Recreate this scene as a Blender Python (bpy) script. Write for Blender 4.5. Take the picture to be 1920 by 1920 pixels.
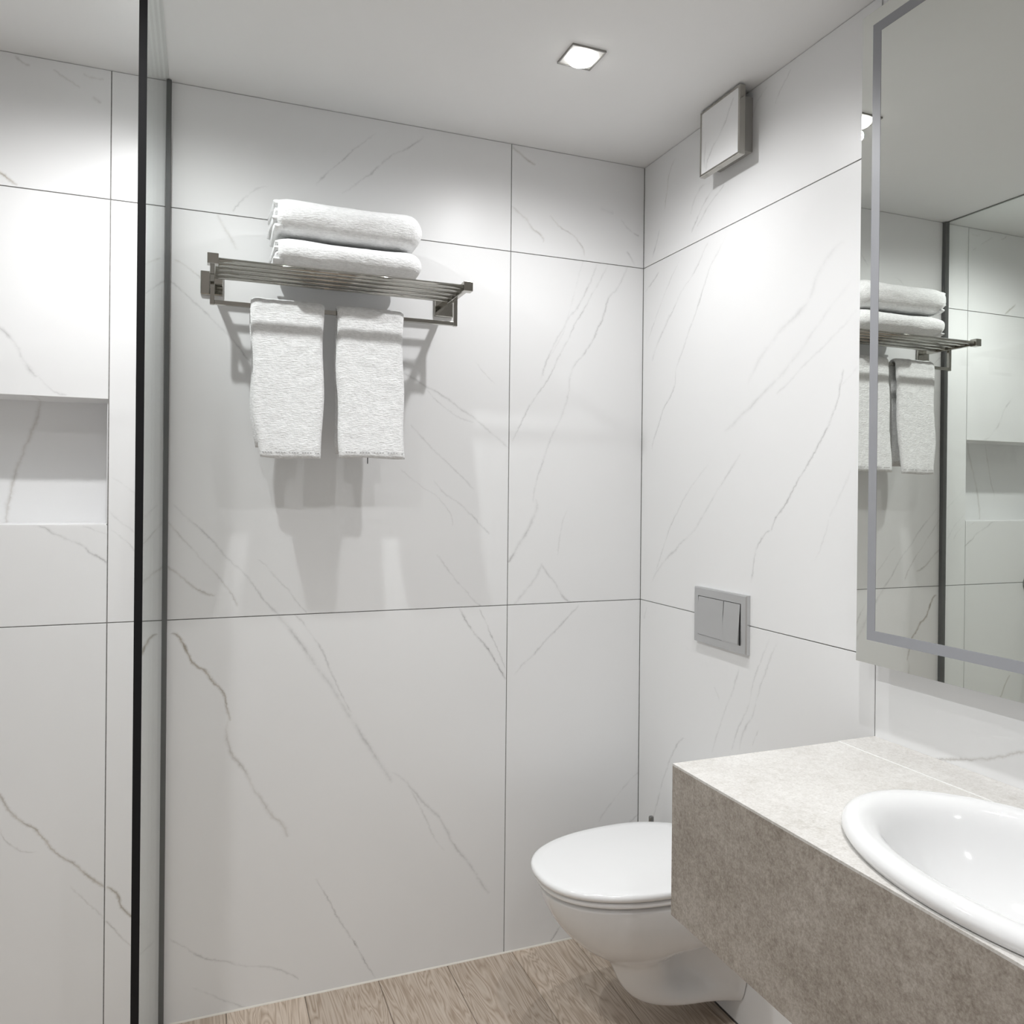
import bpy, bmesh, math, random
from mathutils import Vector, Matrix, noise

# ------------------------------------------------------------------ clean
for o in list(bpy.data.objects):
    bpy.data.objects.remove(o, do_unlink=True)
scene = bpy.context.scene
C = scene.collection
random.seed(7)

# ------------------------------------------------------------------ camera
# world: towel wall is y = 0, toilet / mirror wall is x = 0, the room lies at x < 0, y < 0
cam_data = bpy.data.cameras.new('camera')
cam = bpy.data.objects.new('camera', cam_data)
C.objects.link(cam)
scene.camera = cam
cam_data.sensor_width = 36.0
cam_data.sensor_fit = 'HORIZONTAL'
cam_data.lens = 1487.9 / 1920.0 * 36.0
cam_data.shift_x = 0.0
cam_data.shift_y = (930.8 - 960.0) / 1920.0
cam_data.clip_start = 0.02
_Rz = Matrix.Rotation(-0.3726, 3, 'Z')
_Rx = Matrix.Rotation(-0.0021, 3, 'X')
_Ry = Matrix.Rotation(-0.0099, 3, 'Y')
_base = Matrix(((1, 0, 0), (0, 0, -1), (0, 1, 0)))
_M = (_Rz @ _Rx @ _Ry @ _base).to_4x4()
_M.translation = Vector((-1.2385, -2.0937, 1.2973))
cam.matrix_world = _M

# ------------------------------------------------------------------ world / exposure
world = bpy.data.worlds.new('world')
scene.world = world
world.use_nodes = True
world.node_tree.nodes['Background'].inputs['Color'].default_value = (1, 1, 1, 1)
world.node_tree.nodes['Background'].inputs['Strength'].default_value = 0.55      # fill light let in through the added doorway behind the camera
vs = scene.view_settings
vs.view_transform = 'Standard'
vs.look = 'None'
vs.gamma = 1.0
vs.use_curve_mapping = False
vs.exposure = 0.07
scene.cycles.use_light_tree = False
scene.cycles.max_bounces = 8
scene.cycles.diffuse_bounces = 3
scene.cycles.use_adaptive_sampling = True
scene.cycles.adaptive_threshold = 0.05
scene.cycles.adaptive_min_samples = 16

# downlights, the last two unseen and added for fill: (x, y, watts, beam angle)
DOWNLIGHTS = [(-0.448, -0.476, 19.0, 172), (-1.40, -0.476, 31.0, 172), (-0.448, -1.22, 28.0, 134), (-1.40, -1.22, 28.0, 134), (-0.95, -2.30, 26.0, 132)]
LAMP_COLOR = (0.985, 0.99, 1.0)

# ------------------------------------------------------------------ helpers
def link(name, me, parent=None, mat=None):
    o = bpy.data.objects.new(name, me)
    C.objects.link(o)
    if parent is not None:
        o.parent = parent
    if mat is not None:
        me.materials.clear()
        me.materials.append(mat)
    return o

def mesh(name, bm, mat=None, parent=None, smooth=False, bevel=0.0, seg=2):
    if bevel:
        bmesh.ops.bevel(bm, geom=list(bm.edges), offset=bevel, segments=seg, affect='EDGES', profile=0.5)
    bmesh.ops.recalc_face_normals(bm, faces=list(bm.faces))
    me = bpy.data.meshes.new(name)
    bm.to_mesh(me)
    bm.free()
    if smooth:
        me.polygons.foreach_set('use_smooth', [True] * len(me.polygons))
    return link(name, me, parent, mat)

def box(bm, x0, x1, y0, y1, z0, z1):
    vsx = [bm.verts.new((x, y, z)) for x in (x0, x1) for y in (y0, y1) for z in (z0, z1)]
    for f in ((0, 1, 3, 2), (4, 6, 7, 5), (0, 4, 5, 1), (2, 3, 7, 6), (0, 2, 6, 4), (1, 5, 7, 3)):
        bm.faces.new([vsx[i] for i in f])

def boxobj(name, x0, x1, y0, y1, z0, z1, mat, parent=None, bevel=0.0, seg=2):
    bm = bmesh.new()
    box(bm, min(x0, x1), max(x0, x1), min(y0, y1), max(y0, y1), min(z0, z1), max(z0, z1))
    return mesh(name, bm, mat, parent, bevel=bevel, seg=seg)

def loft(bm, rings, closed=True, cap0=True, cap1=True):
    vr = [[bm.verts.new(p) for p in r] for r in rings]
    n = len(vr[0])
    for a, b in zip(vr[:-1], vr[1:]):
        for i in range(n if closed else n - 1):
            j = (i + 1) % n
            bm.faces.new((a[i], a[j], b[j], b[i]))
    if cap0:
        bm.faces.new(vr[0])
    if cap1:
        bm.faces.new(vr[-1])
    return vr

def cyl(bm, c, r, z0, z1, n=24, axis='z'):
    def P(t, h):
        a, b = r * math.cos(t), r * math.sin(t)
        if axis == 'z': return (c[0] + a, c[1] + b, h)
        if axis == 'y': return (c[0] + a, h, c[1] + b)
        return (h, c[0] + a, c[1] + b)
    loft(bm, [[P(2 * math.pi * i / n, h) for i in range(n)] for h in (z0, z1)])

def tag(o, label, cat, group=None):
    o['label'] = label
    o['category'] = cat
    if group:
        o['group'] = group
    return o

def struct(o, label=None):
    o['kind'] = 'structure'
    if label:
        o['label'] = label
    return o

def thing(name, label, cat, loc=(0, 0, 0), group=None):
    o = bpy.data.objects.new(name, None)
    o.empty_display_size = 0.05
    C.objects.link(o)
    o.location = loc
    tag(o, label, cat, group)
    return o

def place(root):
    """parts were modelled in world coordinates: keep them there under a moved root"""
    bpy.context.view_layer.update()
    inv = root.matrix_world.inverted()
    for ch in root.children:
        ch.matrix_parent_inverse = inv

def nest(root, part, under):
    """make the named parts sub-parts of another part of the same thing"""
    base = lambda o: o.name.split('.')[0]
    host = next(c for c in root.children if base(c) == under)
    for c in list(root.children):
        if base(c) == part:
            c.parent = host
            c.matrix_parent_inverse = Matrix.Identity(4)

# ------------------------------------------------------------------ materials
def newmat(name):
    m = bpy.data.materials.new(name)
    m.use_nodes = True
    nt = m.node_tree
    b = nt.nodes['Principled BSDF']
    return m, nt, b

def simple(name, col, rough=0.5, metal=0.0, spec=0.5, coat=0.0):
    m, nt, b = newmat(name)
    b.inputs['Base Color'].default_value = (*col, 1)
    b.inputs['Roughness'].default_value = rough
    b.inputs['Metallic'].default_value = metal
    b.inputs['Specular IOR Level'].default_value = spec
    b.inputs['Coat Weight'].default_value = coat
    b.inputs['Coat Roughness'].default_value = 0.05
    return m

class N:
    """tiny node-building helper"""
    def __init__(self, nt):
        self.nt = nt
    def node(self, t, **kw):
        n = self.nt.nodes.new(t)
        for k, v in kw.items():
            setattr(n, k, v)
        return n
    def put(self, sock, v):
        if hasattr(v, 'links') or isinstance(v, bpy.types.NodeSocket):
            self.nt.links.new(v, sock)
        else:
            sock.default_value = v
    def math(self, op, a, b=0.0, c=0.0, clamp=False):
        n = self.node('ShaderNodeMath', operation=op, use_clamp=clamp)
        self.put(n.inputs[0], a); self.put(n.inputs[1], b); self.put(n.inputs[2], c)
        return n.outputs[0]
    def noise(self, vec, scale, detail=3.0, rough=0.55, dist=0.0):
        n = self.node('ShaderNodeTexNoise')
        self.put(n.inputs['Vector'], vec)
        n.inputs['Scale'].default_value = scale
        n.inputs['Detail'].default_value = detail
        n.inputs['Roughness'].default_value = rough
        n.inputs['Distortion'].default_value = dist
        return n.outputs[0]
    def ramp(self, v, stops):
        n = self.node('ShaderNodeValToRGB')
        self.put(n.inputs[0], v)
        e = n.color_ramp.elements
        while len(e) < len(stops):
            e.new(0.5)
        for el, (p, c) in zip(e, stops):
            el.position = p
            el.color = (*c, 1) if len(c) == 3 else c
        return n.outputs[0]
    def mix(self, f, a, b, mode='MIX'):
        n = self.node('ShaderNodeMix', data_type='RGBA', blend_type=mode)
        self.put(n.inputs['Factor'], f)
        self.put(n.inputs[6], a); self.put(n.inputs[7], b)
        return n.outputs[2]
    def curve(self, v, pts, handle='AUTO'):
        n = self.node('ShaderNodeFloatCurve')
        self.put(n.inputs['Value'], v)
        cm = n.mapping
        c = cm.curves[0]
        while len(c.points) < len(pts):
            c.points.new(0.5, 0.5)
        for p, (x, y) in zip(c.points, pts):
            p.location = (x, y)
            p.handle_type = handle
        cm.update()
        return n.outputs[0]

MARBLE = (0.885, 0.885, 0.885)
MARBLE_ROUGH = 0.36
VEIN_GAIN = 1.08

def marble(name, veins, axis, seed):
    """satin white marble-look tile; each vein is a curve across the tile given in tile-plane metres"""
    m, nt, b = newmat(name)
    g = N(nt)
    tc = g.node('ShaderNodeTexCoord').outputs['Object']
    off = g.node('ShaderNodeVectorMath', operation='ADD')
    nt.links.new(tc, off.inputs[0]); off.inputs[1].default_value = (seed * 3.1, seed * 1.7, seed * 2.3)
    P = off.outputs[0]
    n1 = g.noise(P, 16.0, 1.0)
    n2 = g.noise(P, 90.0, 3.0, 0.65)
    wob = g.math('ADD', g.math('MULTIPLY', g.math('SUBTRACT', n1, 0.5), 0.012), g.math('MULTIPLY', g.math('SUBTRACT', n2, 0.5), 0.010))
    breakup = g.math('MULTIPLY_ADD', g.noise(P, 24.0, 3.0, 0.62), 3.6, -1.25, clamp=True)
    total, brown = 0.0, 0.0
    for (w, st, br, pts) in veins:
        p0, p1 = Vector(pts[0]), Vector(pts[-1])
        d = p1 - p0
        L = d.length
        e = d / L
        q = Vector((-e.y, e.x))
        uu = [((Vector(p) - p0).dot(e) / L) for p in pts]
        vv = [((Vector(p) - p0).dot(q)) for p in pts]
        A = max(0.02, max(abs(v) for v in vv) * 1.1)
        # vein space: along the vein 0..1, across it in units of 2A with the chord at 0.5
        mp = g.node('ShaderNodeMapping', vector_type='TEXTURE')
        nt.links.new(tc, mp.inputs['Vector'])
        o2 = p0 - q * A
        if axis == 'x':
            mp.inputs['Location'].default_value = (o2.x, 0, o2.y)
            mp.inputs['Rotation'].default_value = (0, math.atan2(-e.y, e.x), 0)
            mp.inputs['Scale'].default_value = (L, 1, 2 * A)
        else:
            mp.inputs['Location'].default_value = (0, o2.x, o2.y)
            mp.inputs['Rotation'].default_value = (math.atan2(e.y, e.x), 0, 0)
            mp.inputs['Scale'].default_value = (1, L, 2 * A)
        sp_ = g.node('ShaderNodeSeparateXYZ')
        nt.links.new(mp.outputs[0], sp_.inputs[0])
        t, s = sp_.outputs[0 if axis == 'x' else 1], sp_.outputs[2]
        last, cp = -1, []
        for u_, v_ in zip(uu, vv):
            u_ = min(1, max(0, u_))
            if u_ > last + 0.004:
                cp.append((u_, 0.5 + 0.5 * v_ / A)); last = u_
        cv = g.curve(t, cp)
        dist = g.math('ABSOLUTE', g.math('SUBTRACT', g.math('MULTIPLY_ADD', wob, 1 / (2 * A), s), cv))
        rnd = random.Random(int(p0.x * 9973 + p0.y * 7919) + seed)
        k_ = st * VEIN_GAIN
        wc = [(0, 0.0), (0.10, k_ * rnd.uniform(.35, .8)), (0.28, k_ * rnd.uniform(.5, 1)), (0.5, k_ * rnd.uniform(.35, 1)), (0.72, k_ * rnd.uniform(.5, 1)), (0.92, k_ * rnd.uniform(.4, .9)), (1, 0.0)]
        core = g.math('MULTIPLY_ADD', dist, -2 * A / (w * 0.001 * 1.9), 1.0, clamp=True)
        a = g.math('MULTIPLY', g.math('POWER', core, 3.2), g.curve(t, wc))
        total = a if total == 0.0 else g.math('MAXIMUM', total, a)
        if br > 0.35:
            bb = g.math('MULTIPLY', a, br)
            brown = bb if brown == 0.0 else g.math('MAXIMUM', brown, bb)
    cloud = g.noise(P, 2.2, 1.0, 0.5)
    base = g.ramp(cloud, [(0.3, (MARBLE[0] * .975, MARBLE[1] * .975, MARBLE[2] * .975)), (0.7, MARBLE)])
    if total != 0.0:
        f = g.math('MULTIPLY', total, g.math('MULTIPLY_ADD', breakup, 0.9, 0.22), clamp=True)
        base = g.mix(f, base, (0.28, 0.275, 0.27, 1))
        if brown != 0.0:
            base = g.mix(g.math('MULTIPLY', brown, 0.75, clamp=True), base, (0.42, 0.34, 0.22, 1))
    nt.links.new(base, b.inputs['Base Color'])
    b.inputs['Roughness'].default_value = MARBLE_ROUGH
    b.inputs['Specular IOR Level'].default_value = 0.38
    return m

def grout_mat():
    m, nt, b = newmat('grout')
    g = N(nt)
    tc = g.node('ShaderNodeTexCoord').outputs['Object']
    nt.links.new(g.ramp(g.noise(tc, 120), [(0.3, (0.22, 0.21, 0.20)), (0.7, (0.32, 0.31, 0.30))]), b.inputs['Base Color'])
    b.inputs['Roughness'].default_value = 0.9
    return m

def wood_mat():
    m, nt, b = newmat('oak_plank')
    g = N(nt)
    tc = g.node('ShaderNodeTexCoord').outputs['Object']
    inf = g.node('ShaderNodeObjectInfo').outputs['Random']
    # every plank shows another piece of wood
    add = g.node('ShaderNodeVectorMath', operation='ADD')
    nt.links.new(tc, add.inputs[0])
    cmb = g.node('ShaderNodeCombineXYZ')
    nt.links.new(g.math('MULTIPLY', inf, 37.0), cmb.inputs[0])
    nt.links.new(g.math('MULTIPLY', inf, 91.0), cmb.inputs[1])
    nt.links.new(cmb.outputs[0], add.inputs[1])
    mp = g.node('ShaderNodeMapping')
    nt.links.new(add.outputs[0], mp.inputs['Vector'])
    mp.inputs['Scale'].default_value = (15.0, 1.7, 15.0)
    V = mp.outputs[0]
    warp = g.noise(V, 0.9, 3.0, 0.55, 0.4)
    rings = g.math('FRACT', g.math('MULTIPLY', warp, 22.0))
    tri = g.math('ABSOLUTE', g.math('SUBTRACT', rings, 0.5))
    mp2 = g.node('ShaderNodeMapping')
    nt.links.new(add.outputs[0], mp2.inputs['Vector'])
    mp2.inputs['Scale'].default_value = (190.0, 7.0, 190.0)
    pores = g.noise(mp2.outputs[0], 1.0, 4.0, 0.6)
    grain = g.math('ADD', g.math('MULTIPLY', tri, 0.8), g.math('MULTIPLY', pores, 0.6))
    col = g.ramp(grain, [(0.25, (0.40, 0.31, 0.235)), (0.5, (0.55, 0.455, 0.37)), (0.8, (0.66, 0.57, 0.485))])
    tint = g.math('MULTIPLY_ADD', inf, 0.22, 0.88)
    mulc = g.node('ShaderNodeVectorMath', operation='SCALE')
    nt.links.new(col, mulc.inputs[0]); nt.links.new(tint, mulc.inputs['Scale'])
    nt.links.new(mulc.outputs[0], b.inputs['Base Color'])
    b.inputs['Roughness'].default_value = 0.5
    b.inputs['Specular IOR Level'].default_value = 0.3
    bp = g.node('ShaderNodeBump')
    bp.inputs['Strength'].default_value = 0.25
    bp.inputs['Distance'].default_value = 0.0008
    nt.links.new(grain, bp.inputs['Height'])
    nt.links.new(bp.outputs[0], b.inputs['Normal'])
    return m

def stone_mat(name, STONE_LO, STONE_MID, STONE_HI):
    """fine-grained stone laminate of the vanity"""
    m, nt, b = newmat(name)
    g = N(nt)
    tc = g.node('ShaderNodeTexCoord').outputs['Object']
    big = g.noise(tc, 9.0, 4.0, 0.6)
    mid = g.noise(tc, 70.0, 4.0, 0.7)
    fine = g.noise(tc, 260.0, 3.0, 0.7)
    h = g.math('ADD', g.math('MULTIPLY', big, 0.28), g.math('ADD', g.math('MULTIPLY', mid, 0.36), g.math('MULTIPLY', fine, 0.46)))
    col = g.ramp(h, [(0.40, STONE_LO), (0.55, STONE_MID), (0.70, STONE_HI)])
    spots = g.math('MULTIPLY_ADD', g.noise(tc, 130.0, 2.0, 0.5), 9.0, -6.2, clamp=True)
    col = g.mix(g.math('MULTIPLY', spots, 0.55), col, (STONE_LO[0] * .55, STONE_LO[1] * .55, STONE_LO[2] * .55, 1))
    nt.links.new(col, b.inputs['Base Color'])
    b.inputs['Roughness'].default_value = 0.42
    b.inputs['Specular IOR Level'].default_value = 0.4
    bp = g.node('ShaderNodeBump')
    bp.inputs['Strength'].default_value = 0.15
    bp.inputs['Distance'].default_value = 0.0005
    nt.links.new(fine, bp.inputs['Height'])
    nt.links.new(bp.outputs[0], b.inputs['Normal'])
    return m

def terry_mat():
    m, nt, b = newmat('white_terry')
    g = N(nt)
    tc = g.node('ShaderNodeTexCoord').outputs['Object']
    mp = g.node('ShaderNodeMapping')
    nt.links.new(tc, mp.inputs['Vector'])
    mp.inputs['Scale'].default_value = (0.30, 1, 1)
    loops = g.noise(mp.outputs[0], 330.0, 2.0, 0.65)
    soft = g.noise(tc, 55.0, 3.0, 0.6)
    h = g.math('ADD', loops, g.math('MULTIPLY', soft, 1.0))
    col = g.ramp(loops, [(0.3, (0.76, 0.76, 0.76)), (0.62, (0.90, 0.90, 0.90))])
    nt.links.new(col, b.inputs['Base Color'])
    b.inputs['Roughness'].default_value = 0.95
    b.inputs['Specular IOR Level'].default_value = 0.05
    b.inputs['Sheen Weight'].default_value = 0.25
    bp = g.node('ShaderNodeBump')
    bp.inputs['Strength'].default_value = 0.55
    bp.inputs['Distance'].default_value = 0.0035
    nt.links.new(h, bp.inputs['Height'])
    nt.links.new(bp.outputs[0], b.inputs['Normal'])
    return m

def paint_mat():
    m, nt, b = newmat('ceiling_paint')
    g = N(nt)
    tc = g.node('ShaderNodeTexCoord').outputs['Object']
    nt.links.new(g.ramp(g.noise(tc, 3.0, 3.0), [(0.3, (0.86, 0.86, 0.855)), (0.7, (0.875, 0.875, 0.87))]), b.inputs['Base Color'])
    b.inputs['Roughness'].default_value = 0.85
    b.inputs['Specular IOR Level'].default_value = 0.2
    return m

def glass_mat():
    """clear safety glass pane: transmission straight through, Schlick reflection"""
    m, nt, b = newmat('clear_glass')
    g = N(nt)
    nt.nodes.remove(b)
    out = nt.nodes['Material Output']
    lw = g.node('ShaderNodeLayerWeight')
    lw.inputs['Blend'].default_value = 0.5
    f = g.math('MULTIPLY_ADD', g.math('POWER', lw.outputs['Facing'], 5.0), 0.93, 0.04)
    tr = g.node('ShaderNodeBsdfTransparent')
    tr.inputs['Color'].default_value = (0.965, 0.98, 0.972, 1)
    gl = g.node('ShaderNodeBsdfGlossy')
    gl.inputs['Roughness'].default_value = 0.0
    gl.inputs['Color'].default_value = (0.93, 0.95, 0.945, 1)
    mx = g.node('ShaderNodeMixShader')
    nt.links.new(f, mx.inputs[0]); nt.links.new(tr.outputs[0], mx.inputs[1]); nt.links.new(gl.outputs[0], mx.inputs[2])
    nt.links.new(mx.outputs[0], out.inputs['Surface'])
    return m

def emit_mat(name, col, strength):
    m, nt, b = newmat(name)
    b.inputs['Base Color'].default_value = (0.9, 0.9, 0.9, 1)
    b.inputs['Emission Color'].default_value = (*col, 1)
    b.inputs['Emission Strength'].default_value = strength
    return m

def brushed(name, col, rough):
    m, nt, b = newmat(name)
    g = N(nt)
    tc = g.node('ShaderNodeTexCoord').outputs['Object']
    n = g.noise(tc, 35.0, 3.0)
    nt.links.new(g.math('MULTIPLY_ADD', n, 0.1, rough - 0.05), b.inputs['Roughness'])
    b.inputs['Base Color'].default_value = (*col, 1)
    b.inputs['Metallic'].default_value = 1.0
    return m

M_GROUT = grout_mat()
M_WOOD = wood_mat()
M_STONE = stone_mat('taupe_stone', (0.235, 0.203, 0.170), (0.375, 0.335, 0.292), (0.52, 0.48, 0.435))
M_TOP_LIT = stone_mat('stone_lit_top', (0.54, 0.515, 0.475), (0.67, 0.65, 0.62), (0.78, 0.765, 0.74))  # vanity stone lightened: the lamp light on the worktop is in its colour
M_TERRY = terry_mat()
M_PAINT = paint_mat()
M_GLASS = glass_mat()
M_CHROME = brushed('chrome', (0.44, 0.427, 0.395), 0.055)
M_SATIN = brushed('satin_chrome', (0.60, 0.605, 0.61), 0.32)
M_DARKMETAL = brushed('grey_aluminium', (0.30, 0.30, 0.29), 0.28)
M_CHANNEL = simple('channel_grey', (0.13, 0.132, 0.13), 0.45, spec=0.4)
M_CERAMIC = simple('white_ceramic', (0.83, 0.83, 0.83), 0.07, spec=0.5)
M_SEATPL = simple('white_duroplast', (0.90, 0.90, 0.90), 0.12)
M_BLACK = simple('black_seal_and_edge', (0.010, 0.010, 0.011), 0.6, spec=0.2)
M_SHADE = simple('gap_shade', (0.03, 0.03, 0.03), 0.7)  # near-black colour standing in for shade inside gaps
M_MIRROR = simple('mirror_silver', (0.76, 0.775, 0.745), 0.0, metal=1.0)
M_FROST = simple('frosted_band', (0.31, 0.315, 0.335), 0.4, spec=0.5)
M_WHITEPL = simple('white_plastic', (0.75, 0.75, 0.73), 0.5)
M_SILICONE = simple('cream_silicone', (0.78, 0.74, 0.67), 0.5)
M_RUBBER = simple('grey_rubber', (0.22, 0.22, 0.21), 0.6)

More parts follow.
